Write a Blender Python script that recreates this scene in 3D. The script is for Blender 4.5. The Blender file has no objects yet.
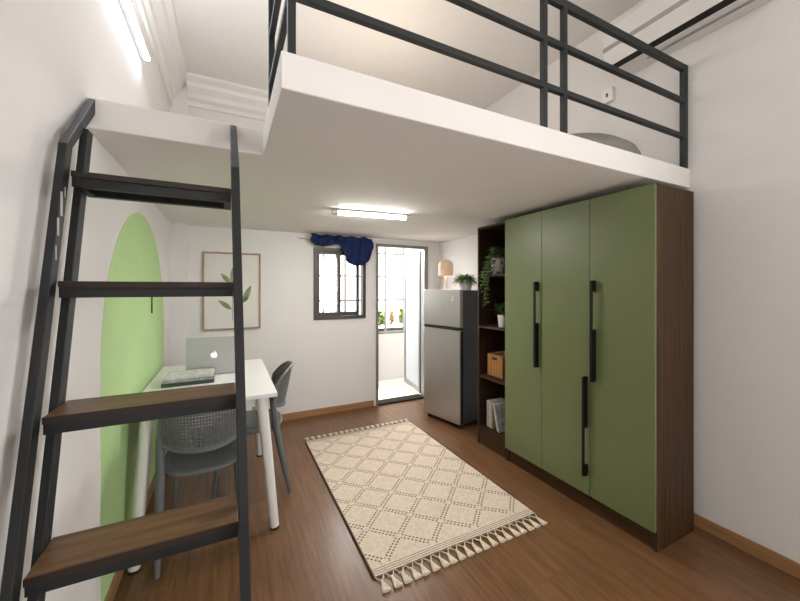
import bpy, math, random
from mathutils import Vector, Matrix

sc = bpy.context.scene
COL = sc.collection
PI = math.pi
random.seed(7)

# ---------------------------------------------------------------- camera
cam_d = bpy.data.cameras.new('camera')
cam = bpy.data.objects.new('camera', cam_d)
COL.objects.link(cam)
cam.location = (0, 0, 1.45)
cam.rotation_euler = (PI / 2, 0, -0.46041615)
cam_d.sensor_fit = 'HORIZONTAL'
cam_d.sensor_width = 36.0
cam_d.lens = 346.5 / 800 * 36.0
cam_d.shift_y = -0.01508
cam_d.clip_start = 0.02
sc.camera = cam

# ---------------------------------------------------------------- world, lights, exposure
w = bpy.data.worlds.new('sky')
sc.world = w
w.use_nodes = True
bg = w.node_tree.nodes['Background']
bg.inputs[0].default_value = (1.0, 0.985, 0.96, 1)
bg.inputs[1].default_value = 3.6

def area(name, loc, rot, sx, sy, power, color):
    l = bpy.data.lights.new(name, 'AREA')
    l.shape = 'RECTANGLE'; l.size = sx; l.size_y = sy
    l.energy = power; l.color = color
    o = bpy.data.objects.new(name, l); COL.objects.link(o)
    o.location = loc; o.rotation_euler = rot
    return o

def point(name, loc, power, color, r=.05):
    l = bpy.data.lights.new(name, 'POINT')
    l.energy = power; l.color = color; l.shadow_soft_size = r
    o = bpy.data.objects.new(name, l); COL.objects.link(o); o.location = loc
    return o

area('side_window_light', (2.54, -1.35, 1.6), (PI / 2, 0, PI / 2 - .15), 1.5, 1.5, 29, (.97, .98, 1.0))
area('overhead_fill_light', (1.1, -0.7, 3.38), (0, 0, 0), 1.2, .5, 5, (1.0, .95, .90))  # unseen fill light without a fixture, added to brighten the near end
sun_d = bpy.data.lights.new('sun', 'SUN'); sun_d.energy = 9.0; sun_d.angle = .02; sun_d.color = (1.0, .93, .82)
sun = bpy.data.objects.new('sun', sun_d); COL.objects.link(sun); sun.location = (2.5, 8, 8)
sun.rotation_euler = (math.radians(-28), math.radians(6), 0)
area('balcony_daylight', (2.0, 4.75, 2.15), (-.75, 0, 0), 1.2, .5, 40, (1.0, .97, .93))
point('loft_lamp_light', (1.0, 2.35, 2.75), 8, (1.0, .84, .66), .12)

sc.view_settings.view_transform = 'Standard'
sc.view_settings.look = 'None'
sc.view_settings.gamma = 1
sc.view_settings.use_curve_mapping = False
sc.view_settings.exposure = 0.5

# ---------------------------------------------------------------- materials
def new_mat(name):
    m = bpy.data.materials.new(name); m.use_nodes = True
    return m, m.node_tree.nodes, m.node_tree.links, m.node_tree.nodes['Principled BSDF']

def mat(name, c, rough=.5, metal=0, var=.06, scale=8, bump=0, bscale=60, spec=.5, trans=0, emis=None, estr=0, stretch=(1, 1, 1)):
    m, N, L, P = new_mat(name)
    P.inputs['Roughness'].default_value = rough
    P.inputs['Metallic'].default_value = metal
    P.inputs['Specular IOR Level'].default_value = spec
    if trans: P.inputs['Transmission Weight'].default_value = trans
    tc = N.new('ShaderNodeTexCoord'); mp = N.new('ShaderNodeMapping')
    mp.inputs['Scale'].default_value = stretch
    L.new(tc.outputs['Object'], mp.inputs[0])
    nz = N.new('ShaderNodeTexNoise'); nz.inputs['Scale'].default_value = scale; nz.inputs['Detail'].default_value = 4
    L.new(mp.outputs[0], nz.inputs['Vector'])
    r = N.new('ShaderNodeValToRGB')
    r.color_ramp.elements[0].position = .3; r.color_ramp.elements[1].position = .7
    r.color_ramp.elements[0].color = tuple(x * (1 - var) for x in c) + (1,)
    r.color_ramp.elements[1].color = tuple(min(1, x * (1 + var)) for x in c) + (1,)
    L.new(nz.outputs[0], r.inputs[0]); L.new(r.outputs[0], P.inputs['Base Color'])
    if bump:
        n2 = N.new('ShaderNodeTexNoise'); n2.inputs['Scale'].default_value = bscale
        L.new(mp.outputs[0], n2.inputs['Vector'])
        b = N.new('ShaderNodeBump'); b.inputs['Strength'].default_value = bump; b.inputs['Distance'].default_value = .01
        L.new(n2.outputs[0], b.inputs['Height']); L.new(b.outputs[0], P.inputs['Normal'])
    if emis:
        P.inputs['Emission Color'].default_value = emis + (1,); P.inputs['Emission Strength'].default_value = estr
    return m

def wood(name, dark, mid, light, stretch, rough=.45, bump=.15, spec=.4):
    m, N, L, P = new_mat(name)
    P.inputs['Roughness'].default_value = rough
    P.inputs['Specular IOR Level'].default_value = spec
    tc = N.new('ShaderNodeTexCoord'); mp = N.new('ShaderNodeMapping'); mp.inputs['Scale'].default_value = stretch
    L.new(tc.outputs['Object'], mp.inputs[0])
    nz = N.new('ShaderNodeTexNoise'); nz.inputs['Scale'].default_value = 1; nz.inputs['Detail'].default_value = 8
    nz.inputs['Roughness'].default_value = .65; nz.inputs['Distortion'].default_value = .4
    L.new(mp.outputs[0], nz.inputs['Vector'])
    r = N.new('ShaderNodeValToRGB'); e = r.color_ramp.elements
    e[0].position = .3; e[0].color = dark + (1,); e[1].position = .72; e[1].color = light + (1,)
    k = e.new(.5); k.color = mid + (1,)
    L.new(nz.outputs[0], r.inputs[0]); L.new(r.outputs[0], P.inputs['Base Color'])
    b = N.new('ShaderNodeBump'); b.inputs['Strength'].default_value = bump; b.inputs['Distance'].default_value = .003
    L.new(nz.outputs[0], b.inputs['Height']); L.new(b.outputs[0], P.inputs['Normal'])
    return m

def floor_mat():
    m, N, L, P = new_mat('floor_laminate')
    P.inputs['Roughness'].default_value = .29; P.inputs['Specular IOR Level'].default_value = .5
    tc = N.new('ShaderNodeTexCoord'); sp = N.new('ShaderNodeSeparateXYZ'); L.new(tc.outputs['Object'], sp.inputs[0])
    cb = N.new('ShaderNodeCombineXYZ'); L.new(sp.outputs[1], cb.inputs[0]); L.new(sp.outputs[0], cb.inputs[1])
    br = N.new('ShaderNodeTexBrick'); br.inputs['Scale'].default_value = 1
    br.inputs['Brick Width'].default_value = 1.22; br.inputs['Row Height'].default_value = .195
    br.inputs['Mortar Size'].default_value = .0012; br.inputs['Mortar Smooth'].default_value = .3
    br.inputs['Color1'].default_value = (.93, .93, .93, 1); br.inputs['Color2'].default_value = (1.06, 1.05, 1.04, 1)
    br.inputs['Mortar'].default_value = (.62, .6, .58, 1); br.offset = .37
    L.new(cb.outputs[0], br.inputs['Vector'])
    mp = N.new('ShaderNodeMapping'); mp.inputs['Scale'].default_value = (46, 2.6, 1); L.new(tc.outputs['Object'], mp.inputs[0])
    ad = N.new('ShaderNodeVectorMath'); ad.operation = 'MULTIPLY_ADD'
    ad.inputs[1].default_value = (7, 7, 7); L.new(br.outputs['Color'], ad.inputs[0]); L.new(mp.outputs[0], ad.inputs[2])
    nz = N.new('ShaderNodeTexNoise'); nz.inputs['Scale'].default_value = 1; nz.inputs['Detail'].default_value = 9
    nz.inputs['Roughness'].default_value = .68; nz.inputs['Distortion'].default_value = .6
    L.new(ad.outputs[0], nz.inputs['Vector'])
    r = N.new('ShaderNodeValToRGB'); e = r.color_ramp.elements
    e[0].position = .28; e[0].color = (.092, .042, .017, 1); e[1].position = .75; e[1].color = (.245, .126, .058, 1)
    k = e.new(.5); k.color = (.162, .079, .034, 1)
    L.new(nz.outputs[0], r.inputs[0])
    mx = N.new('ShaderNodeMix'); mx.data_type = 'RGBA'; mx.blend_type = 'MULTIPLY'; mx.inputs[0].default_value = 1
    L.new(r.outputs[0], mx.inputs[6]); L.new(br.outputs['Color'], mx.inputs[7]); L.new(mx.outputs[2], P.inputs['Base Color'])
    b = N.new('ShaderNodeBump'); b.inputs['Strength'].default_value = .12; b.inputs['Distance'].default_value = .002
    L.new(nz.outputs[0], b.inputs['Height']); L.new(b.outputs[0], P.inputs['Normal'])
    return m

def rug_mat():
    m, N, L, P = new_mat('rug_weave')
    P.inputs['Roughness'].default_value = .95; P.inputs['Specular IOR Level'].default_value = .1
    tc = N.new('ShaderNodeTexCoord'); sp = N.new('ShaderNodeSeparateXYZ'); L.new(tc.outputs['Object'], sp.inputs[0])
    def M(op, a, b=None, c=None):
        n = N.new('ShaderNodeMath'); n.operation = op
        for i, v in enumerate((a, b, c)):
            if v is None: continue
            if isinstance(v, (int, float)): n.inputs[i].default_value = v
            else: L.new(v, n.inputs[i])
        return n.outputs[0]
    X, Y = sp.outputs[0], sp.outputs[1]
    a = M('MULTIPLY', M('ADD', X, 1.21 - .745), 1 / .294)      # rug coordinates, origin at its centre
    b = M('MULTIPLY', M('ADD', Y, 2.46 - 1.675), 1 / .274)
    u = M('ADD', a, b); v = M('SUBTRACT', a, b)
    masks = []
    for p, q in ((u, v), (v, u)):
        d = M('ABSOLUTE', M('SUBTRACT', M('FRACT', M('ADD', p, .5)), .5))     # distance to the diagonal
        band = M('MULTIPLY', M('GREATER_THAN', d, .028), M('LESS_THAN', d, .078))
        dash = M('GREATER_THAN', M('FRACT', M('MULTIPLY', q, 9.0)), .45)
        dq = M('ABSOLUTE', M('SUBTRACT', M('FRACT', M('ADD', q, .5)), .5))
        clear = M('GREATER_THAN', dq, .075)
        masks.append(M('MULTIPLY', M('MULTIPLY', band, dash), clear))
    dia = M('MAXIMUM', masks[0], masks[1])
    ay = M('ABSOLUTE', Y)
    inner = M('LESS_THAN', ay, .795)
    dia = M('MULTIPLY', dia, inner)
    st = M('MULTIPLY', M('GREATER_THAN', M('FRACT', M('MULTIPLY', ay, 70)), .66), M('GREATER_THAN', ay, .80))
    dark = M('MAXIMUM', dia, M('MULTIPLY', st, .75))
    nz = N.new('ShaderNodeTexNoise'); nz.inputs['Scale'].default_value = 55; nz.inputs['Detail'].default_value = 6
    L.new(tc.outputs['Object'], nz.inputs['Vector'])
    r = N.new('ShaderNodeValToRGB'); e = r.color_ramp.elements
    e[0].position = .3; e[0].color = (.61, .50, .395, 1); e[1].position = .7; e[1].color = (.74, .64, .525, 1)
    L.new(nz.outputs[0], r.inputs[0])
    mx = N.new('ShaderNodeMix'); mx.data_type = 'RGBA'; L.new(dark, mx.inputs[0])
    L.new(r.outputs[0], mx.inputs[6]); mx.inputs[7].default_value = (.17, .12, .085, 1)
    L.new(mx.outputs[2], P.inputs['Base Color'])
    rib = M('SINE', M('MULTIPLY', Y, 520))
    n2 = N.new('ShaderNodeTexNoise'); n2.inputs['Scale'].default_value = 160; L.new(tc.outputs['Object'], n2.inputs['Vector'])
    hgt = M('ADD', M('MULTIPLY', rib, .25), n2.outputs[0])
    hgt = M('SUBTRACT', hgt, M('MULTIPLY', dark, .8))
    bp_ = N.new('ShaderNodeBump'); bp_.inputs['Strength'].default_value = .6; bp_.inputs['Distance'].default_value = .004
    L.new(hgt, bp_.inputs['Height']); L.new(bp_.outputs[0], P.inputs['Normal'])
    return m

def wicker_mat():
    m, N, L, P = new_mat('wicker')
    P.inputs['Roughness'].default_value = .7
    tc = N.new('ShaderNodeTexCoord')
    wv = N.new('ShaderNodeTexWave'); wv.bands_direction = 'Y'; wv.inputs['Scale'].default_value = 16; wv.inputs['Distortion'].default_value = 1.0
    L.new(tc.outputs['Object'], wv.inputs['Vector'])
    r = N.new('ShaderNodeValToRGB'); e = r.color_ramp.elements
    e[0].color = (.22, .09, .025, 1); e[1].color = (.52, .26, .085, 1)
    L.new(wv.outputs[0], r.inputs[0]); L.new(r.outputs[0], P.inputs['Base Color'])
    b = N.new('ShaderNodeBump'); b.inputs['Strength'].default_value = .8; b.inputs['Distance'].default_value = .004
    L.new(wv.outputs[0], b.inputs['Height']); L.new(b.outputs[0], P.inputs['Normal'])
    return m

def glass_mat():
    m, N, L, P = new_mat('window_glass')
    out = N['Material Output']
    tr = N.new('ShaderNodeBsdfTransparent'); gl = N.new('ShaderNodeBsdfGlossy'); gl.inputs['Roughness'].default_value = .05
    mx = N.new('ShaderNodeMixShader'); mx.inputs[0].default_value = .06
    L.new(tr.outputs[0], mx.inputs[1]); L.new(gl.outputs[0], mx.inputs[2]); L.new(mx.outputs[0], out.inputs[0])
    return m

def frosted_mat():
    m, N, L, P = new_mat('frosted_glass')
    out = N['Material Output']
    d = N.new('ShaderNodeBsdfDiffuse'); d.inputs[0].default_value = (.60, .63, .66, 1)
    t = N.new('ShaderNodeBsdfTranslucent'); t.inputs[0].default_value = (.60, .63, .66, 1)
    mx = N.new('ShaderNodeMixShader'); mx.inputs[0].default_value = .5
    L.new(d.outputs[0], mx.inputs[1]); L.new(t.outputs[0], mx.inputs[2]); L.new(mx.outputs[0], out.inputs[0])
    return m

def leaf_mat(name, c1, c2, scale=18):
    m, N, L, P = new_mat(name)
    P.inputs['Roughness'].default_value = .5
    tc = N.new('ShaderNodeTexCoord'); nz = N.new('ShaderNodeTexNoise'); nz.inputs['Scale'].default_value = scale
    L.new(tc.outputs['Object'], nz.inputs['Vector'])
    r = N.new('ShaderNodeValToRGB'); e = r.color_ramp.elements
    e[0].position = .35; e[0].color = c1 + (1,); e[1].position = .65; e[1].color = c2 + (1,)
    L.new(nz.outputs[0], r.inputs[0]); L.new(r.outputs[0], P.inputs['Base Color'])
    return m

def thin_leaf(name, c):
    m, N, L, P = new_mat(name)
    out = N['Material Output']
    tc = N.new('ShaderNodeTexCoord'); nz = N.new('ShaderNodeTexNoise'); nz.inputs['Scale'].default_value = 25
    L.new(tc.outputs['Object'], nz.inputs['Vector'])
    r = N.new('ShaderNodeValToRGB'); e = r.color_ramp.elements
    e[0].position = .35; e[0].color = tuple(x * .75 for x in c) + (1,); e[1].position = .65; e[1].color = tuple(min(1, x * 1.2) for x in c) + (1,)
    L.new(nz.outputs[0], r.inputs[0])
    d = N.new('ShaderNodeBsdfDiffuse'); t = N.new('ShaderNodeBsdfTranslucent'); mx = N.new('ShaderNodeMixShader'); mx.inputs[0].default_value = .55
    L.new(r.outputs[0], d.inputs[0]); L.new(r.outputs[0], t.inputs[0])
    L.new(d.outputs[0], mx.inputs[1]); L.new(t.outputs[0], mx.inputs[2]); L.new(mx.outputs[0], out.inputs[0])
    return m

def steel_brushed(name, c):
    m = mat(name, c, .34, .85, .05, 3, .12, 3, stretch=(120, 120, 1.5))
    return m

M = dict(
    wall=mat('wall_paint', (.81, .795, .785), .9, var=.015, scale=3, bump=.06, bscale=35, spec=.2),
    ceil=mat('ceiling_paint', (.82, .795, .765), .9, var=.012, scale=3, spec=.2),
    green_paint=mat('green_wall_paint', (.49, .70, .33), .8, var=.03, scale=3, bump=.06, bscale=35, spec=.25),
    white_trim=mat('white_plaster', (.84, .83, .82), .7, var=.012, spec=.3),
    floor=floor_mat(),
    base=wood('baseboard_wood', (.27, .14, .06), (.36, .19, .085), (.44, .25, .12), (3, 3, 60), .5),
    black=mat('black_steel', (.009, .010, .0105), .55, .1, .35, 9, .05, 30),
    rail=mat('railing_steel', (.011, .014, .014), .5, .1, .3, 9, .05, 30),
    chip=mat('chipped_primer', (.45, .45, .44), .8),
    tread=wood('tread_wood', (.055, .025, .010), (.135, .066, .026), (.235, .122, .052), (2.5, 40, 40), .38),
    walnut_shaded=wood('walnut_veneer_shaded', (.018, .008, .0035), (.036, .017, .008), (.068, .035, .017), (75, 75, 1.6), .55, .15, .25),  # walnut darkened: the shade of the open shelf unit is in its colour
    edge=mat('dark_stained_edge', (.020, .010, .006), .6),
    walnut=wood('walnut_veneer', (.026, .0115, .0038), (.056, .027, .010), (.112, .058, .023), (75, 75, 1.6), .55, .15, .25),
    walnut_y=wood('walnut_veneer_long', (.026, .0115, .0038), (.056, .027, .010), (.112, .058, .023), (75, 1.6, 75), .55, .15, .25),
    green_door=mat('olive_lacquer', (.148, .178, .078), .42, var=.02, scale=2, spec=.4),
    handle=mat('black_handle', (.006, .006, .006), .6, 0, spec=.25),
    steel=steel_brushed('brushed_steel', (.50, .49, .475)),
    fridge_side=mat('fridge_side', (.085, .092, .098), .5, .2),
    rubber=mat('black_rubber', (.015, .015, .015), .8),
    white=mat('white_laminate', (.87, .87, .865), .35, var=.01),
    white_leg=mat('white_lacquered_leg', (.78, .765, .74), .4, var=.02),
    chair=mat('grey_plastic', (.135, .145, .147), .5, var=.05),
    alu=mat('laptop_aluminium', (.50, .50, .51), .45, .1, .02),
    key=mat('laptop_keys', (.03, .03, .03), .6),
    logo=mat('logo_white', (.9, .9, .9), .4, emis=(1, 1, 1), estr=.5),
    oak=wood('picture_frame_wood', (.30, .19, .11), (.40, .26, .16), (.48, .33, .21), (20, 20, 20), .55),
    paper=mat('paper', (.78, .765, .74), .9, var=.015, spec=.1),
    print_green=leaf_mat('printed_leaf', (.16, .22, .10), (.30, .36, .19), 40),
    win_frame=mat('dark_aluminium', (.075, .066, .060), .45, .4, .08),
    alu_frame=mat('grey_aluminium', (.26, .255, .25), .45, .5, .06),
    glass=glass_mat(), frosted=frosted_mat(),
    navy=mat('navy_cloth', (.012, .022, .085), .85, var=.25, scale=12, bump=.3, bscale=120, spec=.2),
    tile=mat('balcony_tile', (.52, .485, .43), .7, var=.03), parapet=mat('parapet_paint', (.50, .49, .47), .9, var=.02), sill=mat('threshold_metal', (.03, .03, .03), .9, spec=.1),
    tube=mat('lit_tube', (.9, .9, .9), .5, emis=(1.0, .96, .92), estr=70),
    tube_cool=mat('lit_tube_cool', (.9, .9, .9), .5, emis=(.84, .91, 1.0), estr=32),
    fixture=mat('lamp_fixture', (.62, .60, .58), .5),
    pot_white=mat('white_ceramic', (.74, .70, .66), .4, var=.03),
    soil=mat('soil', (.03, .02, .014), .95, var=.3, scale=60),
    fern=leaf_mat('fern_leaf', (.075, .15, .03), (.19, .31, .07)),
    dark_leaf=leaf_mat('dark_leaf', (.022, .055, .016), (.06, .12, .035)),
    ivy=leaf_mat('ivy_leaf', (.04, .085, .022), (.15, .21, .075), 30),
    stem=mat('stem_green', (.08, .12, .04), .6),
    wicker=wicker_mat(),
    shade=mat('lamp_shade_beige', (.66, .49, .36), .7, var=.03, emis=(1.0, .66, .42), estr=.10),
    lamp_stem=mat('lamp_stem_beige', (.70, .55, .42), .5),
    rug=rug_mat(), fringe=mat('fringe_cotton', (.70, .61, .48), .95, var=.12, scale=60, bump=.5, bscale=250, spec=.1),
    rug_edge=mat('rug_edge_binding', (.10, .065, .045), .9),
    ac=mat('ac_plastic', (.78, .765, .745), .45, var=.01), ac_grey=mat('ac_grey', (.36, .35, .345), .5),
    ac_black=mat('ac_slot', (.01, .01, .01), .7),
    cushion=mat('cushion_cloth', (.26, .25, .235), .95, var=.08, scale=40, bump=.4, bscale=200, spec=.1),
    bk_green=mat('book_dark_green', (.035, .055, .045), .5), bk_grey=mat('magazine_grey', (.38, .37, .36), .8, var=.4, scale=26),
    bk_white=mat('magazine_pale', (.64, .63, .62), .85, var=.2, scale=30), pages=mat('book_pages', (.70, .67, .62), .9, var=.08, scale=40, stretch=(1, 1, 12)),
    bk_cream=mat('book_cream', (.50, .44, .37), .6), bk_tan=mat('book_tan', (.30, .22, .16), .6), bk_slate=mat('book_slate', (.33, .34, .35), .6, var=.3, scale=15),
)

# ---------------------------------------------------------------- mesh helpers
class MB:
    def __init__(s): s.v = []; s.f = []
    def add(s, vs, fs):
        o = len(s.v); s.v += [tuple(p) for p in vs]; s.f += [tuple(i + o for i in f) for f in fs]; return s
    def box(s, x0, x1, y0, y1, z0, z1):
        return s.add([(x0, y0, z0), (x1, y0, z0), (x1, y1, z0), (x0, y1, z0), (x0, y0, z1), (x1, y0, z1), (x1, y1, z1), (x0, y1, z1)],
                     [(3, 2, 1, 0), (4, 5, 6, 7), (0, 1, 5, 4), (1, 2, 6, 5), (2, 3, 7, 6), (3, 0, 4, 7)])
    def bar(s, p0, p1, wx, wy, up=(0, 0, 1)):
        p0 = Vector(p0); p1 = Vector(p1); d = (p1 - p0).normalized(); up = Vector(up)
        a = d.cross(up).normalized(); b = a.cross(d)
        vs = []
        for p in (p0, p1):
            for i, j in ((-1, -1), (1, -1), (1, 1), (-1, 1)): vs.append(p + a * i * wx / 2 + b * j * wy / 2)
        return s.add(vs, [(3, 2, 1, 0), (4, 5, 6, 7), (0, 1, 5, 4), (1, 2, 6, 5), (2, 3, 7, 6), (3, 0, 4, 7)])
    def prism(s, poly, a0, a1, axis):
        # poly in the two other axes (in x,y,z order), extruded along axis
        def P(p, t):
            q = list(p); q.insert('xyz'.index(axis), t); return tuple(q)
        n = len(poly)
        fs = [tuple(range(n - 1, -1, -1)), tuple(range(n, 2 * n))] + [(i, (i + 1) % n, n + (i + 1) % n, n + i) for i in range(n)]
        return s.add([P(p, a0) for p in poly] + [P(p, a1) for p in poly], fs)
    def tube(s, pts, rad, n=10, close=False):
        pts = [Vector(p) for p in pts]; m = len(pts)
        if isinstance(rad, (int, float)): rad = [rad] * m
        vs = []; prev = None
        for i, p in enumerate(pts):
            if close: d = pts[(i + 1) % m] - pts[i - 1]
            else: d = pts[min(i + 1, m - 1)] - pts[max(i - 1, 0)]
            d.normalize()
            if prev is None:
                up = Vector((0, 0, 1)) if abs(d.z) < .9 else Vector((1, 0, 0)); a = d.cross(up).normalized()
            else:
                a = (prev - d * prev.dot(d)).normalized()
            prev = a; b = d.cross(a)
            for k in range(n):
                t = 2 * PI * k / n; vs.append(p + (a * math.cos(t) + b * math.sin(t)) * rad[i])
        fs = []
        for i in range(m if close else m - 1):
            j = (i + 1) % m
            for k in range(n): fs.append((i * n + k, i * n + (k + 1) % n, j * n + (k + 1) % n, j * n + k))
        if not close: fs += [tuple(range(n - 1, -1, -1)), tuple(range((m - 1) * n, m * n))]
        return s.add(vs, fs)
    def lathe(s, prof, n=24, c=(0, 0, 0), caps=True):
        vs = [(c[0] + r * math.cos(2 * PI * k / n), c[1] + r * math.sin(2 * PI * k / n), c[2] + z) for r, z in prof for k in range(n)]
        m = len(prof)
        fs = [(i * n + k, i * n + (k + 1) % n, (i + 1) * n + (k + 1) % n, (i + 1) * n + k) for i in range(m - 1) for k in range(n)]
        if caps: fs += [tuple(range(n - 1, -1, -1)), tuple(range((m - 1) * n, m * n))]
        return s.add(vs, fs)
    def leaf(s, base, d, length, width, droop=.3, up=(0, 0, 1)):
        base = Vector(base); d = Vector(d).normalized(); up = Vector(up)
        a = d.cross(up)
        if a.length < 1e-3: a = Vector((1, 0, 0))
        a.normalize(); nrm = a.cross(d)
        vs = []; K = 4
        for i in range(K + 1):
            t = i / K; wd = width * math.sin(PI * min(.97, .12 + t * .88)) / 2
            c = base + d * length * t - Vector((0, 0, 1)) * droop * length * t * t
            vs += [c - a * wd + nrm * wd * .25, c, c + a * wd + nrm * wd * .25]
        fs = []
        for i in range(K):
            o = i * 3; fs += [(o, o + 1, o + 4, o + 3), (o + 1, o + 2, o + 5, o + 4)]
        return s.add(vs, fs)
    def build(s, name, m, parent=None, loc=(0, 0, 0), rz=0, smooth=False, bevel=0, solid=0, label=None, ang=None):
        me = bpy.data.meshes.new(name); me.from_pydata([tuple(v) for v in s.v], [], s.f); me.validate(); me.update()
        o = bpy.data.objects.new(name, me); COL.objects.link(o); me.materials.append(m)
        o.location = loc; o.rotation_euler = (0, 0, rz)
        if parent: o.parent = parent
        if smooth:
            for p in me.polygons: p.use_smooth = True
            try: me.set_sharp_from_angle(angle=ang or .7)
            except Exception: pass
        if solid:
            k = o.modifiers.new('solidify', 'SOLIDIFY'); k.thickness = solid; k.offset = 0
        if bevel:
            k = o.modifiers.new('bevel', 'BEVEL'); k.width = bevel; k.segments = 2; k.limit_method = 'ANGLE'
        if label: o['label'] = label
        return o

def tag(o, label, cat, group=None):
    o['label'] = label; o['category'] = cat
    if group: o['group'] = group
    return o

def thing(name, label, cat, loc=(0, 0, 0), rz=0, group=None):
    o = bpy.data.objects.new(name, None); COL.objects.link(o); o.empty_display_size = .1
    o.location = loc; o.rotation_euler = (0, 0, rz)
    return tag(o, label, cat, group)

def struct(o):
    o['kind'] = 'structure'; return o

def dup(root, label=None, loc=None, rz=None, group=None):
    r = root.copy(); COL.objects.link(r)
    if label: r['label'] = label
    if loc: r.location = loc
    if rz is not None: r.rotation_euler = (0, 0, rz)
    if group: r['group'] = group
    for ch in list(root.children):
        c = ch.copy(); COL.objects.link(c); c.parent = r
        for g in list(ch.children):
            d = g.copy(); COL.objects.link(d); d.parent = c
    return r

# ================================================================ the room
XL, XR, YB, YN, ZC = -.49, 2.562, 3.97, -2.4, 3.44
SZ0, SZ1, SY = 2.072, 2.19, 1.125          # loft slab underside, top, front
NX, NY = .147, 1.733                        # notch in the slab above the ladder

struct(MB().box(XL - .15, XR + .15, YN - .15, 4.12, -.12, 0).build('floor', M['floor']))
struct(MB().box(XL - .15, XR + .15, YN - .15, 4.12, ZC, ZC + .12).build('ceiling', M['ceil']))
wl = struct(MB().box(XL - .15, XL, YN - .15, 4.12, 0, ZC).build('wall_left', M['wall']))
b = MB().box(XR, XR + .15, YN - .15, -2.15, 0, ZC).box(XR, XR + .15, -2.15, -.6, 0, .8).box(XR, XR + .15, -2.15, -.6, 2.5, ZC).box(XR, XR + .15, -.6, 4.12, 0, ZC)
struct(b.build('wall_right', M['wall']))
WX0, WX1, WZ0, WZ1 = .87, 1.50, 1.09, 1.92
DX0, DX1, DZ1 = 1.635, 2.375, 2.005
b = MB()
b.box(XL, WX0, YB, 4.12, 0, ZC).box(WX0, WX1, YB, 4.12, 0, WZ0).box(WX0, WX1, YB, 4.12, WZ1, ZC)
b.box(WX1, DX0, YB, 4.12, 0, ZC).box(DX0, DX1, YB, 4.12, DZ1, ZC).box(DX1, XR, YB, 4.12, 0, ZC)
struct(b.build('wall_back', M['wall']))
# wall behind the camera
struct(MB().box(XL, XR, YN - .15, YN, 0, ZC).build('wall_front', M['wall']))
# pilaster in the back left corner
struct(MB().box(XL, -.35, 3.89, YB, 0, ZC).build('trim_1', M['wall']))

# painted arch on the left wall
pts = []
cy, cz, ra = 2.715, 1.103, .815
for i in range(41):
    t = PI * i / 40
    pts.append((cy - ra * math.cos(t), cz + ra * math.sin(t)))
pts = [(cy - ra, .076)] + pts + [(cy + ra, .076)]
MB().prism(pts, XL, XL + .0015, 'x').build('painted_arch', M['green_paint'], wl, label='pale green painted arch')

# loft slab
slab = MB().prism([(NX, SY), (XR, SY), (XR, YB), (XL, YB), (XL, NY), (NX, NY)], SZ0, SZ1, 'z')
struct(slab.build('ceiling_loft', M['ceil'], bevel=.004))

# baseboards
struct(MB().box(XL, XL + .013, YN, 3.89, 0, .075).build('baseboard_left', M['base'], bevel=.003))
struct(MB().box(XR - .013, XR, YN, YB, 0, .075).build('baseboard_right', M['base'], bevel=.003))
b = MB().box(-.35, DX0 - .03, YB - .013, YB, 0, .075).box(DX1 + .03, XR - .013, YB - .013, YB, 0, .075)
struct(b.build('baseboard_back', M['base'], bevel=.003))

# cornices of the upper room (left wall and back wall)
def cornice(h, d):
    return [(0, -h), (.02, -h), (.02, -h * .78), (d * .28, -h * .70), (d * .34, -h * .52), (d * .62, -h * .34), (d * .70, -h * .20), (d * .94, -h * .14), (d, -.02), (d, 0), (0, 0)]
struct(MB().prism([(XL + p, ZC + q) for p, q in cornice(.27, .15)], YN, 3.89, 'y').build('trim_2', M['white_trim']))
struct(MB().prism([(YB - p, ZC + q) for p, q in cornice(.20, .25)][::-1], -.35, XR, 'x').build('trim_3', M['white_trim']))

# ---------------------------------------------------------------- window
def frame_mb(x0, x1, z0, z1, y0, y1, t, tb=None):
    tb = tb or t
    return MB().box(x0, x0 + t, y0, y1, z0, z1).box(x1 - t, x1, y0, y1, z0, z1).box(x0 + t, x1 - t, y0, y1, z0, z0 + tb).box(x0 + t, x1 - t, y0, y1, z1 - t, z1)
win = struct(frame_mb(WX0, WX1, WZ0, WZ1, 3.955, 4.05, .038).build('window_1', M['win_frame'], bevel=.003))
for (a, c, yy) in ((.908, 1.195, 3.995), (1.145, 1.435, 4.025)):
    s_ = frame_mb(a, c, 1.128, 1.882, yy - .012, yy + .012, .036, .045).build('window_sash', M['win_frame'], win, bevel=.002)
    MB().box(a + .036, c - .036, yy - .003, yy + .003, 1.173, 1.846).build('window_pane', M['glass'], s_)
MB().box(1.40, 1.412, 3.972, 3.984, 1.24, 1.34).build('window_latch', M['black'], win)

# ---------------------------------------------------------------- balcony door
door = MB().box(DX0 - .0, DX0 + .03, 3.95, 4.05, 0, DZ1).box(DX1 - .055, DX1, 3.95, 4.05, 0, DZ1).box(DX0 + .03, DX1 - .055, 3.95, 4.05, DZ1 - .035, DZ1)
door = struct(door.build('door_1', M['alu_frame'], bevel=.003))
MB().box(DX0 + .03, DX1 - .055, 3.95, 4.1, 0, .02).build('threshold', M['sill'], door)
lf = bpy.data.objects.new('door_leaf', None); COL.objects.link(lf); lf.parent = door
lf.location = (DX1 - .05, 4.06, 0); lf.rotation_euler = (0, 0, math.radians(82))
frame_mb(0, .64, .035, 1.955, -.018, .018, .045, .06).build('leaf_frame', M['alu_frame'], lf, bevel=.003)
MB().box(.045, .595, -.004, .004, .095, 1.91).build('leaf_pane', M['frosted'], lf, label='frosted glass pane')

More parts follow.
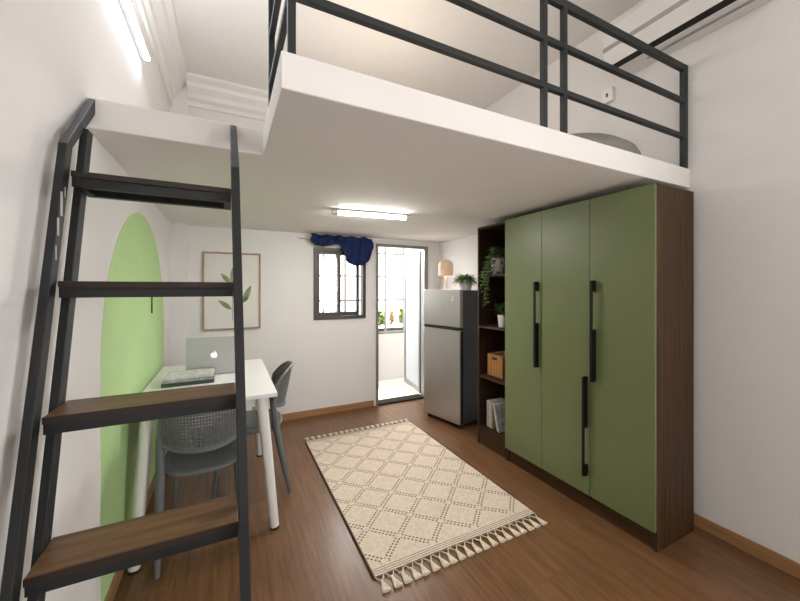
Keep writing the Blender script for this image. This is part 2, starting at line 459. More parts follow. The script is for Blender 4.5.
# ---------------------------------------------------------------- balcony
struct(MB().box(.2, 3.3, 4.12, 5.35, -.14, -.02).build('floor_balcony', M['tile']))
struct(MB().box(.2, 3.3, 5.08, 5.30, -.02, .72).build('wall_balcony', M['parapet']))
struct(MB().box(.2, 3.3, 4.12, 5.35, 2.30, 2.40).build('ceiling_balcony', M['parapet']))
struct(MB().box(3.05, 3.2, 4.12, 5.08, -.02, 2.30).build('wall_balcony_right', M['parapet']))
g = thing('window_grille', 'grey square-barred grille standing along the balcony parapet outside the door', 'grille', (0, 5.10, .72))
g['kind'] = 'structure'
for i in range(9):
    x = .255 + .335 * i
    MB().box(x - .017, x + .017, -.012, .012, 0, 1.58).build('vertical_bar', M['alu_frame'], g)
for z in (.03, .545, .92, 1.285):
    MB().box(.22, 3.04, -.010, .010, z - .016, z + .016).build('horizontal_bar', M['alu_frame'], g)

def bush(name, label, loc, h, r, m, n, wd, group=None, cat='plant'):
    t = thing(name, label, cat, loc, 0, group)
    st = MB(); lv = MB()
    for i in range(7):
        a = random.uniform(0, 2 * PI); rr = random.uniform(.1, .8) * r; zz = random.uniform(.6, 1) * h
        st.tube([(0, 0, 0), (rr * .4 * math.cos(a), rr * .4 * math.sin(a), zz * .5), (rr * math.cos(a), rr * math.sin(a), zz)], .004, 5)
        for k in range(n // 7):
            f = random.uniform(.25, 1); an = random.uniform(0, 2 * PI)
            p = Vector((rr * math.cos(a) * f, rr * math.sin(a) * f, zz * f))
            lv.leaf(p, (math.cos(an), math.sin(an), random.uniform(-.1, .9)), random.uniform(.6, 1) * wd * 2.2, wd, .3)
    lv.build('foliage', m, t, smooth=True); st.build('stem', M['stem'], t)
    return t
pl = thing('planter_trough', 'long dark planter trough on top of the white balcony parapet', 'planter', (0, 5.2, .72))
MB().box(.6, 3.0, -.07, .07, 0, .07).build('trough', M['win_frame'], pl, bevel=.004)
MB().box(.62, 2.98, -.06, .06, .07, .075).build('soil', M['soil'], pl)
out_green = thin_leaf('balcony_leaf', (.55, .68, .32)); out_yel = thin_leaf('balcony_yellow_leaf', (.72, .66, .38)); out_or = thin_leaf('balcony_flower', (.88, .66, .42))
GB = 'plants in the balcony trough'
bush('balcony_plant', 'pale green balcony plant at the door jamb side of the trough', (2.21, 5.2, .80), .30, .075, out_green, 520, .05, GB)
bush('balcony_plant', 'balcony plant with orange blooms seen through the open doorway', (2.42, 5.2, .80), .31, .03, out_or, 180, .04, GB)
bush('balcony_plant', 'leafy bright green balcony plant nearest the opened frosted door leaf', (2.63, 5.2, .80), .33, .075, out_green, 560, .052, GB)
bush('balcony_plant', 'low yellowish balcony plant seen through the window pane with the latch', (1.62, 5.2, .80), .26, .14, out_yel, 280, .045, GB)
bush('balcony_plant', 'low yellowish balcony plant seen through the window pane away from the door', (1.30, 5.2, .80), .22, .14, out_yel, 280, .045, GB)

# ================================================================ wardrobe with shelf unit
wd = thing('wardrobe', 'tall olive green wardrobe with walnut sides against the white wall', 'wardrobe', (2.094, 1.075, 0))
D = .40; W0 = 1.145; T = .02
body = MB().box(.012, D, 0, T, 0, 2.028).box(.012, D, W0 - T, W0, 0, 2.028)      # sides
body.box(.012, D, T, W0 - T, 2.008, 2.028).box(.012, D, T, W0 - T, .09, .11).box(D - .01, D, T, W0 - T, .11, 2.008)
body.build('body', M['walnut'], wd, bevel=.0015)
MB().box(.022, .04, T, W0 - T, 0, .09).build('plinth', M['walnut_y'], wd)
def handle(parent, y, z0, gap0, gap1):
    h = MB()
    h.box(-.040, -.031, y - .008, y + .008, z0, z0 + .64)                # grip bar
    if gap0 > z0 + .1:
        h.box(-.031, 0, y - .008, y + .008, z0, gap0).box(-.031, 0, y - .008, y + .008, gap1, z0 + .64)
    else:
        h.box(-.031, 0, y - .008, y + .008, z0, gap0).box(-.031, 0, y - .008, y + .008, gap1, z0 + .64)
    return h.build('handle', M['handle'], parent, bevel=.0015)
dw = (W0) / 3
for i, (hy, z0, g0, g1) in enumerate(((dw - .035, .86, 1.19, 1.43), (dw + .020, .24, .31, .55), (2 * dw + .035, .86, 1.19, 1.43))):
    dd = MB().box(-.008, .011, i * dw + .0015, (i + 1) * dw - .0015, .112, 2.026).build('door', M['green_door'], wd, bevel=.0015)
    handle(dd, hy, z0, g0, g1).location.x = -.008

bc = thing('bookcase', 'narrow open walnut shelf unit joined to the far end of the green wardrobe', 'bookcase', (2.094, 2.221, 0))
S0, S1 = 0, .38
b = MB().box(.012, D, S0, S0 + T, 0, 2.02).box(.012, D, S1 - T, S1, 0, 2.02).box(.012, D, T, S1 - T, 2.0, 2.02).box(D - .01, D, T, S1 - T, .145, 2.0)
b.build('body', M['walnut_shaded'], bc, bevel=.0015)
MB().box(.022, .04, T, S1 - T, 0, .144).build('plinth', M['walnut_y'], bc)
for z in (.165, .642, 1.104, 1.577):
    MB().box(.016, D - .012, T + .0005, S1 - T - .0005, z - .02, z).build('shelf', M['walnut_shaded'], bc, bevel=.001)

# ---------------------------------------------------------------- things on the shelves
def pot(t, r, h, m, name='pot'):
    p = MB().lathe([(r * .72, 0), (r * .78, .004), (r, h), (r * .93, h), (r * .88, h * .86)], 24).build(name, m, t, smooth=True)
    MB().lathe([(r * .86, h * .82), (r * .86, h * .86), (.001, h * .88)], 20, caps=False).build('soil', M['soil'], t)
    return p

def pot_pattern():
    m, N, L, P = new_mat('patterned_ceramic')
    P.inputs['Roughness'].default_value = .4
    tc = N.new('ShaderNodeTexCoord'); vo = N.new('ShaderNodeTexVoronoi'); vo.inputs['Scale'].default_value = 26
    L.new(tc.outputs['Object'], vo.inputs['Vector'])
    r = N.new('ShaderNodeValToRGB'); e = r.color_ramp.elements; r.color_ramp.interpolation = 'CONSTANT'
    e[0].color = (.20, .18, .08, 1); e[1].position = .32; e[1].color = (.66, .64, .58, 1)
    L.new(vo.outputs['Distance'], r.inputs[0]); L.new(r.outputs[0], P.inputs['Base Color'])
    return m
t = thing('trailing_plant', 'trailing ivy in a patterned pale pot on the top shelf', 'plant', (2.20, 2.43, 1.578))
pot(t, .066, .145, pot_pattern())
lv = MB(); st = MB()
for i in range(130):
    a = random.uniform(0, 2 * PI); e = random.uniform(.1, 1.2)
    p = Vector((math.cos(a) * .05 * random.random(), math.sin(a) * .05 * random.random(), .14 + random.uniform(0, .09)))
    lv.leaf(p, (math.cos(a), math.sin(a), e), random.uniform(.05, .095), .036, .4)
for (a0, ln) in ((3.1, .36), (3.25, .42), (2.9, .28), (3.5, .22), (2.5, .16), (3.8, .14)):
    dx, dy = math.cos(a0) * .085, math.sin(a0) * .085
    P_ = [Vector((dx * .5, dy * .5, .14)), Vector((dx, dy, .165)), Vector((dx * 1.15, dy * 1.15, .12))]
    k = 0
    while P_[-1].z > .15 - ln:
        q = P_[-1]; P_.append(Vector((min(q.x, -.112) if q.z < .05 else q.x - .014, q.y + random.uniform(-.008, .008), q.z - .03)))
    st.tube(P_, .002, 5)
    for q in P_[1:]:
        for _ in range(3):
            a = random.uniform(PI * .5, PI * 1.5)
            lv.leaf(q, (math.cos(a), math.sin(a), random.uniform(-.6, .3)), random.uniform(.03, .045), .028, .3)
lv.build('foliage', M['ivy'], t, smooth=True); st.build('vine', M['stem'], t)

t = thing('potted_plant', 'small dark bushy plant in a plain white pot on the shelf above the basket', 'plant', (2.19, 2.358, 1.105))
pot(t, .045, .11, M['pot_white'])
lv = MB()
for i in range(130):
    a = random.uniform(0, 2 * PI); e = random.uniform(.1, 1.6); rr = random.uniform(0, .05)
    lv.leaf((math.cos(a) * rr, math.sin(a) * rr, .10 + random.uniform(0, .09)), (math.cos(a), math.sin(a), e), random.uniform(.035, .06), .022, .2)
lv.build('foliage', M['dark_leaf'], t, smooth=True)

t = thing('wicker_basket', 'square honey-brown wicker basket on the shelf unit', 'basket', (2.28, 2.45, .643))
b = MB(); hx, hy, hh = .10, .10, .2
b.box(-hx, hx, -hy, hy, 0, .012).box(-hx, -hx + .012, -hy, hy, .012, hh).box(hx - .012, hx, -hy, hy, .012, hh).box(-hx + .012, hx - .012, -hy, -hy + .012, .012, hh).box(-hx + .012, hx - .012, hy - .012, hy, .012, hh)
b.build('basket_body', M['wicker'], t, bevel=.004)
r_ = MB().tube([(-hx, -hy, hh), (hx, -hy, hh), (hx, hy, hh), (-hx, hy, hh)], .009, 8, close=True).build('rim', M['wicker'], t, smooth=True)
MB().box(-hx - .004, -hx + .001, -.03, .03, hh - .045, hh - .025).build('grip_hole', M['rubber'], t)

def book(name, label, loc, rz, sx, sy, sz, m, cat='book', group=None, tilt=0, axis='y'):
    """spine on the -y side, lies with thickness sz along z; upright books are tilted by the caller"""
    t = thing(name, label, cat, loc, rz, group)
    c = .0018
    b = MB().box(0, sx, 0, sy, 0, c).box(0, sx, 0, sy, sz - c, sz).box(0, sx, 0, c, c, sz - c)
    b.build('cover', m, t)
    MB().box(.004, sx - .004, c, sy - .004, c, sz - c).build('pages', M['pages'], t)
    return t
SB = 'books on the bottom shelf'
def upright(label, y, th, h, dep, m, lean=0, x=2.165):
    """standing on its tail with the spine towards the room"""
    t = thing('book', label, 'book', (x, y, .166 + th * math.sin(-lean)), 0, SB); c = .002
    b = MB().box(0, dep, 0, c, 0, h).box(0, dep, th - c, th, 0, h).box(0, c, c, th - c, 0, h)
    b.build('cover', m, t); MB().box(c, dep - .004, c, th - c, .003, h - .003).build('pages', M['pages'], t)
    t.rotation_euler = (lean, 0, 0)
    return t
upright('pale grey book standing against the far side panel of the shelf unit', 2.512, .030, .24, .19, M['bk_slate'])
upright('cream spined book standing second in the bottom shelf row', 2.480, .026, .238, .18, M['bk_cream'])
upright('thin tan book standing third in the bottom shelf row', 2.461, .016, .225, .18, M['bk_tan'])
upright('pale magazine leaning against the row of books on the bottom shelf', 2.388, .016, .24, .20, M['bk_white'], -.24)
upright('grey patterned magazine leaning in front of the pale one beside the wardrobe door', 2.364, .014, .228, .20, M['bk_grey'], -.26, 2.155)

# ================================================================ fridge
FA = math.atan2(.508, -.126)                  # direction of the front edge
ang = math.atan2(.141, .508)                  # how far the fridge is turned
fr = thing('fridge', 'two-door brushed steel fridge with dark sides beside the balcony door', 'fridge', (2.114, 2.888, 0), math.radians(13.07))
# local: x = depth into the room corner, y = width along the front
FW, FD = .544, .42
MB().box(.05, FD, 0, FW, .045, 1.43).build('body', M['fridge_side'], fr, bevel=.006)
MB().box(.06, FD - .02, .02, FW - .02, .02, .045).build('base', M['rubber'], fr)
d1 = MB().box(0, .047, 0, FW, 1.045, 1.438).build('freezer_door', M['steel'], fr, bevel=.008)
d2 = MB().box(0, .047, 0, FW, .05, 1.018).build('fridge_door', M['steel'], fr, bevel=.008)
MB().box(.012, .05, .004, FW - .004, 1.018, 1.045).build('door_gap', M['rubber'], fr)
MB().box(-.012, .02, .03, FW - .03, 1.021, 1.037).build('handle', M['rubber'], fr, bevel=.003)
MB().box(.008, .048, -.001, .0, .055, 1.012).build('gasket', M['rubber'], fr)
for y in (.04, FW - .05):
    MB().lathe([(.018, 0), (.018, .018), (.012, .02), (.012, .048)], 14, (.05, y, 0)).build('foot', M['rubber'], fr)
st = MB().box(-.0012, 0, .085, .115, 1.335, 1.342).box(-.0012, 0, .097, .103, 1.325, 1.365).box(-.0012, 0, .085, .092, 1.318, 1.328).box(-.0012, 0, .108, .115, 1.318, 1.328).box(-.0012, 0, .092, .108, 1.368, 1.374)
st.build('sticker', M['white'], d1)

lp = thing('table_lamp', 'small beige mushroom table lamp on top of the fridge', 'lamp', (2.275, 3.385, 1.4305))
MB().lathe([(.055, 0), (.055, .01), (.012, .016)], 24).build('base', M['lamp_stem'], lp, smooth=True)
MB().tube([(0, 0, .014), (0, 0, .22)], .009, 10).build('stem', M['lamp_stem'], lp, smooth=True)
MB().lathe([(.072, .165), (.084, .17), (.086, .23), (.085, .285), (.074, .325), (.05, .345), (.002, .352)], 28, caps=False).build('lamp_shade', M['shade'], lp, smooth=True, solid=.003)
point('table_lamp_light', (2.275, 3.385, 1.60), 1.0, (1.0, .70, .45), .03)

t = thing('potted_fern', 'spiky green plant in a white pot on top of the fridge', 'plant', (2.365, 3.13, 1.4305))
pot(t, .082, .115, M['pot_white'])
lv = MB()
for i in range(260):
    a = random.uniform(0, 2 * PI); e = random.uniform(.05, 1.5)
    rr = random.uniform(0, .04)
    lv.leaf((math.cos(a) * rr, math.sin(a) * rr, .105), (math.cos(a), math.sin(a), e), random.uniform(.11, .17), .020, random.uniform(.2, .7))
lv.build('foliage', M['fern'], t, smooth=True)

# ================================================================ rug
rg = thing('rug', 'cream woven rug with dark dashed diamonds and tassels on the wood floor', 'rug', (1.21, 2.46, 0))
# rug coordinates in the weave are shifted so the diamonds start at its near left corner
RX0, RX1, RY0, RY1 = -.558, .556, -.855, .855
b = MB(); nx, ny = 44, 66
vs = []; fs = []
def rz_(x, y): return .010 + .0012 * math.sin(x * 9 + y * 4) + .0008 * math.sin(y * 13)
for j in range(ny + 1):
    for i in range(nx + 1):
        x = RX0 + (RX1 - RX0) * i / nx; y = RY0 + (RY1 - RY0) * j / ny
        vs.append((x, y, rz_(x, y)))
for j in range(ny):
    for i in range(nx): fs.append((j * (nx + 1) + i, j * (nx + 1) + i + 1, (j + 1) * (nx + 1) + i + 1, (j + 1) * (nx + 1) + i))
n0 = len(vs); bot = [(RX0, RY0, .001), (RX1, RY0, .001), (RX1, RY1, .001), (RX0, RY1, .001)]
vs += bot; fs.append((n0 + 3, n0 + 2, n0 + 1, n0))
fs.append(tuple([n0, n0 + 1] + [nx - i for i in range(nx + 1)]))
fs.append(tuple([n0 + 2, n0 + 3] + [ny * (nx + 1) + i for i in range(nx + 1)]))
fs.append(tuple([n0 + 3, n0] + [j * (nx + 1) for j in range(ny + 1)]))
fs.append(tuple([n0 + 1, n0 + 2] + [(ny - j) * (nx + 1) + nx for j in range(ny + 1)]))
b.add(vs, fs); b.build('woven_field', M['rug'], rg)
for x0 in (RX0, RX1):
    MB().box(x0 - .004, x0 + .004, RY0, RY1, .001, .0135).build('edge_binding', M['rug_edge'], rg, label='dark brown edge binding')
NT = 20
def tassel(x, y, s, ln):
    b = MB(); sp = (RX1 - RX0) / NT
    k = y + s * ln * .34                       # the knot
    for dx in (-.42, .42):                      # two cords gathered into the knot
        b.tube([(x + dx * sp, y, .007), (x + dx * sp * .55, y + s * ln * .2, .008), (x, k, .008)], .0032, 6)
    prof = [(.0, .006), (.05, .0085), (.12, .0075), (.2, .0085), (.7, .0185), (1.0, .0225)]
    ring = []; n = 14
    jx = random.uniform(-.006, .006)
    vs = []
    for (tt, r) in prof:
        for q in range(n):
            a = 2 * PI * q / n; rr = r * (1 + .10 * math.cos(5 * a))
            vs.append((x + jx * tt + rr * math.cos(a), k + s * (ln * .66) * tt, .0085 + min(rr, .0085) * .85 * math.sin(a)))
    fs = [(i * n + q, i * n + (q + 1) % n, (i + 1) * n + (q + 1) % n, (i + 1) * n + q) for i in range(len(prof) - 1) for q in range(n)]
    fs += [tuple(range(n)), tuple(range((len(prof) - 1) * n, len(prof) * n))]
    b.add(vs, fs)
    return b.build('tassel', M['fringe'], rg, smooth=True)
for i in range(NT):
    x = RX0 + (RX1 - RX0) * (i + .5) / NT
    tassel(x, RY0, -1, .098); tassel(x, RY1, 1, .07)

# ================================================================ desk
dk = thing('desk', 'white rectangular desk with tapered legs against the green painted arch', 'desk', (-.476, 2.24, 0))
DW, DL, DZ = .748, 1.155, .81
MB().box(0, DW, 0, DL, DZ - .024, DZ).build('desktop', M['white'], dk, bevel=.002)
MB().box(.09, DW - .09, .06, .08, DZ - .085, DZ - .0245).box(.09, DW - .09, DL - .18, DL - .16, DZ - .085, DZ - .0245).box(.08, .10, .08, DL - .18, DZ - .085, DZ - .0245).box(DW - .10, DW - .08, .08, DL - .18, DZ - .085, DZ - .0245).build('apron', M['white_leg'], dk)
for (tx, ty, fx, fy) in ((DW - .088, .060, DW - .020, -.02), (.085, .060, .045, -.045), (DW - .088, DL - .17, DW - .025, DL - .16), (.085, DL - .17, .045, DL - .16)):
    lg = MB().tube([(tx, ty, DZ - .0245), (tx + (fx - tx) * .4, ty + (fy - ty) * .4, DZ * .6), (fx, fy, .012)], [.033, .031, .026], 18).build('leg', M['white_leg'], dk, smooth=True)
    MB().tube([(fx, fy, 0), (fx, fy, .0125)], .0265, 18).build('foot', M['rubber'], lg)

# ---------------------------------------------------------------- laptop
lt = thing('laptop', 'open silver laptop with a glowing fruit emblem, seen from behind on the desk', 'laptop', (-.092, 2.92, DZ + .001), math.radians(-1))
LW = .355
MB().box(-LW / 2, LW / 2, 0, .245, 0, .014).build('base', M['alu'], lt, bevel=.004)
MB().box(-LW / 2 + .03, LW / 2 - .03, .05, .14, .014, .0155).build('keyboard', M['key'], lt)
lid = MB()
th = math.radians(6)                           # the lid leans back towards the camera
lidm = Matrix.Rotation(th, 4, 'X')
tmp = MB().box(-LW / 2, LW / 2, -.008, 0, .004, .285)
lid.v = [tuple(lidm @ Vector(p)) for p in tmp.v]; lid.f = tmp.f
ld = lid.build('lid', M['alu'], lt, bevel=.003)
tmp = MB().box(-LW / 2 + .008, LW / 2 - .008, 0, .001, .014, .277)
sc_ = MB(); sc_.v = [tuple(lidm @ Vector(p)) for p in tmp.v]; sc_.f = tmp.f
sc_.build('screen', M['key'], ld)
MB().tube([(-LW / 2 + .04, .002, .006), (LW / 2 - .04, .002, .006)], .006, 8).build('hinge', M['key'], lt)
# fruit emblem: round body with a bite and a leaf, thin inlay on the lid
def emblem():
    out = []
    N_ = 56
    for i in range(N_):
        a = 2 * PI * i / N_
        r = .0215 * (1 + .05 * math.cos(2 * a))
        x, z = r * math.cos(a) * 1.0, r * math.sin(a)
        if z > 0: z -= .0045 * math.exp(-(x / .006) ** 2)
        else: z += .003 * math.exp(-(x / .006) ** 2)
        bx, bz, br = .0255, .003, .0105
        dx, dz = x - bx, z - bz; L_ = math.hypot(dx, dz)
        if L_ < br: x, z = bx + dx / L_ * br, bz + dz / L_ * br
        out.append((x, z))
    leaf = [(.001, .0205), (.0015, .0255), (.005, .0300), (.0095, .0315), (.009, .027), (.0055, .0225)]
    return out, leaf
e1, e2 = emblem()
b = MB()
for poly in (e1, e2):
    tmp = MB().prism([(x, z + .15) for x, z in poly], -.0092, -.0082, 'y')
    tmp.v = [tuple(lidm @ Vector(p)) for p in tmp.v]; b.add(tmp.v, tmp.f)
b.build('emblem', M['logo'], ld)

# ---------------------------------------------------------------- magazines on the desk
DB = 'stack of reading on the desk'
book('book', 'dark green book at the bottom of the stack in front of the laptop', (-.385, 2.665, DZ + .001), .02, .30, .215, .024, M['bk_green'], 'book', DB)
book('magazine', 'grey magazine in the middle of the stack in front of the laptop', (-.380, 2.670, DZ + .026), .0, .29, .21, .018, M['bk_grey'], 'magazine', DB)
book('magazine', 'pale magazine on top of the stack in front of the laptop', (-.376, 2.680, DZ + .045), -.02, .285, .205, .014, M['bk_white'], 'magazine', DB)

# ================================================================ chairs
def back_pt(s, t):
    a = abs(s)
    z0 = .585 + .045 * a ** 2.6; z1 = .868 - .11 * a ** 4.0
    z = z0 + (z1 - z0) * t
    x = .203 * s * (1 - .03 * t)
    y = -.235 + .10 * a ** 2.2 - .075 * (z - .5) / .37
    return Vector((x, y, z))
def seat_pt(s, t):
    # s across, t from the back edge (0) to the front edge (1); superellipse outline
    x = s; y = 2 * t - 1
    k = (abs(x) ** 3.2 + abs(y) ** 3.2) ** (1 / 3.2); mx = max(abs(x), abs(y))
    f = mx / k if k > 1e-6 else 1
    X_ = x * f * .196; Y_ = y * f * .225 + .0
    return Vector((X_, Y_, (.470 - .016 * (1 - abs(x) ** 2) * (1 - abs(y) ** 2) + .008 * abs(x) ** 3)))
def lattice(fn, nu, nv, u0=-1, u1=1):
    vs = [fn(u0 + (u1 - u0) * i / nu, j / nv) for j in range(nv + 1) for i in range(nu + 1)]
    fs = []
    for j in range(nv):
        for i in range(nu):
            hole = (i % 2 == 1 and j % 2 == 1 and 1 < i < nu - 2 and 1 < j < nv - 2)
            if not hole: fs.append((j * (nu + 1) + i, j * (nu + 1) + i + 1, (j + 1) * (nu + 1) + i + 1, (j + 1) * (nu + 1) + i))
    return MB().add(vs, fs)
def chair(label, loc, rz):
    t = thing('chair', label, 'chair', loc, rz, 'grey chairs at the desk')
    lattice(seat_pt, 51, 51).build('seat', M['chair'], t, smooth=True, solid=.010)
    lattice(back_pt, 55, 31).build('backrest', M['chair'], t, smooth=True, solid=.009)
    n = 40
    loop = [seat_pt(-1 + 2 * i / n, 0) for i in range(n)] + [seat_pt(1, i / n) for i in range(n)] + [seat_pt(1 - 2 * i / n, 1) for i in range(n)] + [seat_pt(-1, 1 - i / n) for i in range(n)]
    MB().tube([p + Vector((0, 0, -.006)) for p in loop], .0125, 8, close=True).build('seat_frame', M['chair'], t, smooth=True)
    loop = [back_pt(-1 + 2 * i / n, 0) for i in range(n)] + [back_pt(1, i / 8) for i in range(8)] + [back_pt(1 - 2 * i / n, 1) for i in range(n)] + [back_pt(-1, 1 - i / 8) for i in range(8)]
    MB().tube(loop, .0115, 8, close=True).build('back_frame', M['chair'], t, smooth=True)
    for s in (-1, 1):
        top = back_pt(s, .25)
        MB().tube([top, (s * .200, -.168, .60), (s * .197, -.186, .46), (s * .196, -.232, .22), (s * .198, -.280, 0)], [.014, .020, .023, .019, .014], 12).build('leg', M['chair'], t, smooth=True)
        MB().tube([(s * .165, .165, .462), (s * .172, .19, .22), (s * .180, .215, 0)], [.019, .015, .011], 12).build('leg', M['chair'], t, smooth=True)
        MB().tube([(s * .194, -.182, .455), (s * .182, 0, .452), (s * .165, .165, .457)], .011, 8).build('side_rail', M['chair'], t, smooth=True)
    return t
c1 = chair('grey mesh-backed plastic chair pushed under the desk end behind the ladder', (-.122, 2.375, 0), 0)
c2 = dup(c1, 'grey mesh-backed plastic chair at the long side of the desk facing the green arch', (.132, 2.79, 0), math.radians(86))

# ================================================================ ladder
ld = thing('loft_ladder', 'black steel ladder with brown wooden treads leaning up to the loft', 'ladder', (0, 0, 0))
LX0, LX1 = -.432, .018
def yt(z): return 1.126 + .264 * (z - .767)
def stringer(x0, x1, off0, off1, pts, bo=0):
    # pts: (z, y of the tread front line)
    b = MB(); vs = []
    for (z, y) in pts:
        for (x, o) in ((x0, off0), (x1, off0), (x1, off1), (x0, off1)): vs.append((x + bo * (1.4 - z), y + o, z))
    n = len(pts); fs = [(3, 2, 1, 0), tuple((n - 1) * 4 + i for i in range(4))]
    for i in range(n - 1):
        for k in range(4): fs.append((i * 4 + k, i * 4 + (k + 1) % 4, (i + 1) * 4 + (k + 1) % 4, (i + 1) * 4 + k))
    return b.add(vs, fs)
for (x0, x1, sh, bo) in ((LX0 - .021, LX0, -.030, 0), (LX1, LX1 + .026, -.010, .016)):
    # bo: the bars spread slightly towards the floor; sh: how far the bent end leans over
    b = stringer(x0, x1, -.048, -.006, [(0, yt(0)), (1.885, yt(1.885))], bo)
    # kink: the bar runs back to the slab face
    z1 = 1.885; y1 = yt(z1)
    k = bo * (1.4 - z1)
    vs = [(x0 + k, y1 - .048, z1), (x1 + k, y1 - .048, z1), (x1 + k, y1 - .006, z1), (x0 + k, y1 - .006, z1),
          (x0 + sh, NY - .002, 2.185), (x1 + sh, NY - .002, 2.185), (x1 + sh, NY - .002, 2.125), (x0 + sh, NY - .002, 2.125)]
    b.add(vs, [(0, 1, 2, 3), (7, 6, 5, 4), (0, 4, 5, 1), (1, 5, 6, 2), (2, 6, 7, 3), (3, 7, 4, 0)])
    rl = b.build('stringer', M['black'], ld, bevel=.002)
    if x0 < -.2:
        for (z, dz, o, ww) in ((1.66, .07, -.028, .007), (1.60, .05, -.035, .006), (1.53, .04, -.030, .004), (1.72, .03, -.020, .003)):
            ch = MB().box(LX0 - .0002, LX0 + .0006, yt(z) + o - ww, yt(z) + o + ww, z, z + dz)
            ch.build('worn_paint', M['chip'], rl, label='pale chip where the black paint has worn off')
    stringer(x0, x1, .095, .145, [(0, yt(0)), (2.0, yt(2.0))], bo).build('stringer', M['black'], ld, bevel=.002)
for z in (.075, .42, .767, 1.116, 1.471, 1.812):
    y = yt(z); LX1 = .0175 + .016 * (1.4 - z)
    tr = MB().box(LX0 + .001, LX1 - .001, y - .004, y + .150, z - .018, z).build('tread', M['tread'], ld, bevel=.002)
    MB().box(LX0 + .001, LX1 - .001, y - .0065, y - .0042, z - .0185, z - .0005).build('tread_edge', M['edge'], tr, label='dark stained front edge')
    f = MB().box(LX0 + .001, LX1 - .001, y - .001, y + .024, z - .048, z - .0185).box(LX0 + .001, LX1 - .001, y + .122, y + .147, z - .048, z - .0185)
    f.box(LX0 + .001, LX0 + .025, y + .024, y + .122, z - .048, z - .0185).box(LX1 - .025, LX1 - .001, y + .024, y + .122, z - .048, z - .0185)
    f.build('tread_bracket', M['black'], tr, bevel=.0015, label='black steel frame under the wooden tread')

# ================================================================ loft railing
rl = thing('loft_railing', 'dark steel guard railing with three rails along the loft edge', 'railing', (0, 0, SZ1))
ry0, ry1 = 1.130, 1.156
for x in (.168, 1.298, 1.433):
    MB().box(x, x + .025, ry0, ry1, 0, .642).build('post', M['rail'], rl, bevel=.002)
MB().box(2.512, 2.553, ry0, ry0 + .028, 0, .642).build('post', M['rail'], rl, bevel=.002)
for z0, z1 in ((.186, .212), (.405, .431), (.602, .642)):
    MB().box(.193, 2.512, ry0 + .001, ry1 - .001, z0, z1).build('rail', M['rail'], rl, bevel=.002)
MB().box(.166, .192, 1.68, 1.71, 0, .642).build('post', M['rail'], rl, bevel=.002)
for z0, z1 in ((.186, .212), (.405, .431), (.602, .642)):
    MB().box(.167, .191, ry1, 1.68, z0, z1).build('rail', M['rail'], rl, bevel=.002)

# ================================================================ wall and ceiling fittings
# strip light under the loft
cl = thing('ceiling_light', 'lit white strip light on the underside of the loft', 'light', (1.055, 2.625, SZ0), math.radians(-6))
MB().box(-.33, .33, -.030, .030, -.016, 0).build('housing', M['fixture'], cl, bevel=.002)
MB().tube([(-.285, 0, -.029), (.285, 0, -.029)], .014, 12).build('tube', M['tube'], cl, smooth=True)
area('strip_light', (1.055, 2.625, SZ0 - .05), (0, 0, math.radians(-6)), .56, .03, 9, (1.0, .95, .90))
for x in (-.33, .285):
    MB().box(x, x + .045, -.024, .024, -.045, -.0165).build('end_cap', M['fixture'], cl, bevel=.002)
# batten light high on the left wall
wlgt = thing('wall_light', 'lit white tube light high on the upper wall beside the cornice', 'light', (XL, 2.07, 2.895))
MB().box(0, .022, -.60, .60, -.018, .018).build('housing', M['white'], wlgt, bevel=.002)
MB().tube([(.034, -.585, 0), (.034, .585, 0)], .013, 12).build('tube', M['tube_cool'], wlgt, smooth=True)
for y in (-.60, .585):
    MB().box(.022, .05, y, y + .015, -.016, .016).build('end_cap', M['fixture'], wlgt, bevel=.002)

# air conditioner
ac = thing('air_conditioner', 'white split air conditioner high on the wall above the loft', 'air conditioner', (XR, .72, 2.962))
prof = [(0, 0), (-.165, .010), (-.170, .022), (-.192, .030), (-.222, .085), (-.235, .115), (-.235, .265), (-.215, .285), (0, .285)]
MB().prism(prof, 0, .81, 'y').build('body', M['ac'], ac, bevel=.003)
MB().prism([(-.2365, .112), (-.2365, .142), (-.21, .142), (-.21, .112)], .004, .806, 'y').build('panel_seam', M['ac_grey'], ac)
MB().prism([(-.160, .006), (-.197, .028), (-.188, .036), (-.155, .014)], .03, .78, 'y').build('outlet', M['ac_black'], ac)
MB().prism([(-.196, .026), (-.2245, .080), (-.2285, .077), (-.200, .022)], .03, .78, 'y').build('vane', M['ac'], ac)
MB().box(-.10, -.085, -.0001 + .03, .60, -.0008, .002).build('underside_seam', M['ac_grey'], ac)

# socket outlet on the upper wall
so = thing('wall_socket', 'small white outlet box on the upper wall under the air conditioner', 'socket', (XR, 1.63, 2.89))
MB().box(-.035, 0, -.04, .04, -.052, .052).build('housing', M['white'], so, bevel=.004)
MB().box(-.0356, -.0345, -.010, .004, -.016, .012).build('pin_hole', M['rubber'], so)

# round cushion on the loft
cu = MB()
prof = [(.001, 0), (.36, 0), (.44, .02), (.46, .055), (.44, .095), (.38, .14), (.28, .178), (.15, .20), (.001, .206)]
cu.lathe(prof, 40, caps=False)
tag(cu.build('floor_cushion', M['cushion'], None, (2.00, 1.62, SZ1 + .001), smooth=True), 'round grey floor cushion lying on the loft behind the railing', 'cushion')

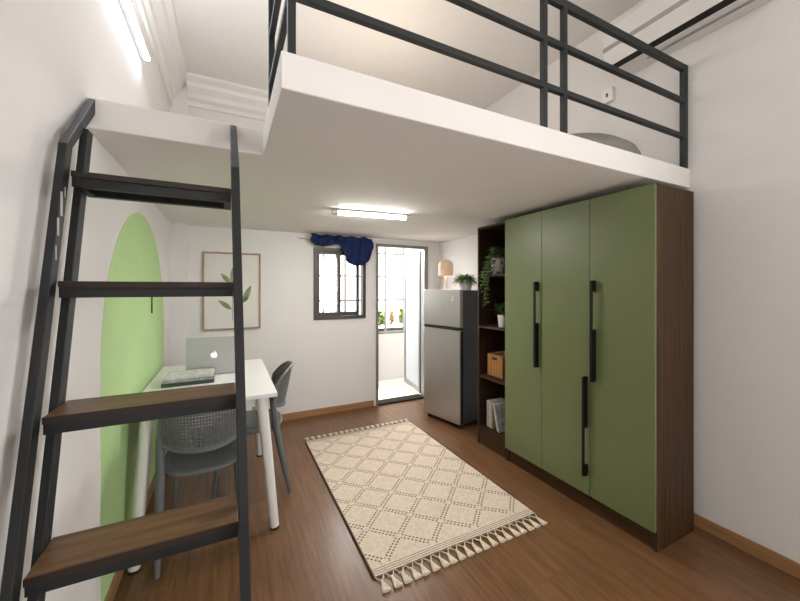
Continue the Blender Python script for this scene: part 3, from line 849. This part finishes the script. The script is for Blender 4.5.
# framed print
pc = thing('framed_print', 'framed botanical leaf print hanging on the white back wall', 'picture', (.04, YB, 1.423))
PW, PH, FT = .269, .395, .016
f = MB().box(-PW, -PW + FT, -.025, 0, -PH, PH).box(PW - FT, PW, -.025, 0, -PH, PH).box(-PW + FT, PW - FT, -.025, 0, -PH, -PH + FT).box(-PW + FT, PW - FT, -.025, 0, PH - FT, PH)
f.build('frame', M['oak'], pc, bevel=.002)
pp = MB().box(-PW + FT, PW - FT, -.012, -.003, -PH + FT, PH - FT).build('paper', M['paper'], pc)
lf_ = MB()
def F(fx, fz): return Vector(((fx - .5) * 2 * PW, -.0125, (fz - .5) * 2 * PH))
def pleaf(b0, b1, wdt):
    a = F(*b0); c = F(*b1); d = c - a; n = Vector((-d.z, 0, d.x)).normalized()
    K = 10; top = []; bt = []
    for i in range(K + 1):
        t_ = i / K; ww = wdt * math.sin(PI * t_) ** .8 * (1.1 - .4 * t_)
        top.append(a + d * t_ + n * ww); bt.append(a + d * t_ - n * ww)
    poly = top + bt[::-1][1:-1]
    lf_.add(poly, [tuple(range(len(poly)))])
for b0, b1, wdt in (((.50, .58), (.51, .82), .026), ((.47, .60), (.30, .73), .026), ((.69, .36), (.825, .575), .030), ((.64, .34), (.79, .42), .018),
                    ((.49, .26), (.256, .385), .026), ((.52, .47), (.40, .60), .018), ((.53, .50), (.66, .62), .018)):
    pleaf(b0, b1, wdt)
for a_, c_ in (((.50, .115), (.505, .60)), ((.505, .24), (.48, .27)), ((.505, .24), (.69, .37)), ((.505, .42), (.47, .60)), ((.505, .40), (.53, .50))):
    lf_.bar(F(*a_), F(*c_), .0045, .0006, (0, 1, 0))
lf_.build('leaf_print', M['print_green'], pp)

# curtain rod and bunched curtain
rd = thing('curtain_rod', 'thin white curtain rod on brackets above the small window', 'curtain rod', (1.13, 3.90, 2.015))
MB().tube([(-.43, 0, 0), (.43, 0, 0)], .009, 10).build('rod', M['white'], rd, smooth=True)
for x in (-.40, .41):
    MB().box(x - .008, x + .008, -.008, .07, -.012, .012).build('bracket', M['white'], rd, bevel=.001)
for x in (-.435, .435):
    MB().lathe([(.002, -.014), (.012, -.008), (.014, 0), (.012, .008), (.002, .014)], 12, (x, 0, 0)).build('finial', M['white'], rd, smooth=True)
def cloth():
    b = MB(); nu, nv = 120, 26
    vs = []
    for j in range(nv + 1):
        v = j / nv
        for i in range(nu + 1):
            u = i / nu; x = .815 + .725 * u
            # lower hem: short bunch at the left, long swag at the right
            hem = 1.945 - .02 * math.sin(u * 9)
            sw = max(0.0, min(1.0, (u - .42) / .16)); sw = sw * sw * (3 - 2 * sw)
            hem -= sw * (.225 * math.sin(PI * min(1, max(0, (u - .30) / .80))) ** .8)
            edge = min(1, (1 - u) / .05); hem += (1 - edge) * .05
            if u < .08: hem += (.08 - u) * .6
            top = 2.052 + .006 * math.sin(u * 31) - .012 * (u > .9) * (u - .9) * 10
            z = top + (hem - top) * v
            fold = .016 * math.sin(u * 46 + 2.2 * v) + .009 * math.sin(u * 93 + v * 3) 
            drag = .014 * math.sin(v * 9 + u * 22) * (1 - sw)
            bulge = .045 * math.sin(PI * min(1, v * 1.05)) ** .7
            y = 3.868 - bulge - (fold * (.3 + .7 * v) + drag)
            vs.append((x + .012 * math.sin(v * 5 + u * 18) * v, y, z))
    fs = [(j * (nu + 1) + i, j * (nu + 1) + i + 1, (j + 1) * (nu + 1) + i + 1, (j + 1) * (nu + 1) + i) for j in range(nv) for i in range(nu)]
    b.add(vs, fs)
    return b
tag(cloth().build('curtain', M['navy'], None, smooth=True, solid=.006, ang=3), 'navy blue curtain bunched up over the rod above the small window', 'curtain')

# cable stub on the arch
tag(MB().tube([(XL + .008, 2.97, 1.275), (XL + .008, 2.97, 1.40)], .004, 8).build('cable_stub', M['rubber'], None, smooth=True), 'short dark cable end on the green painted arch above the desk', 'cable')
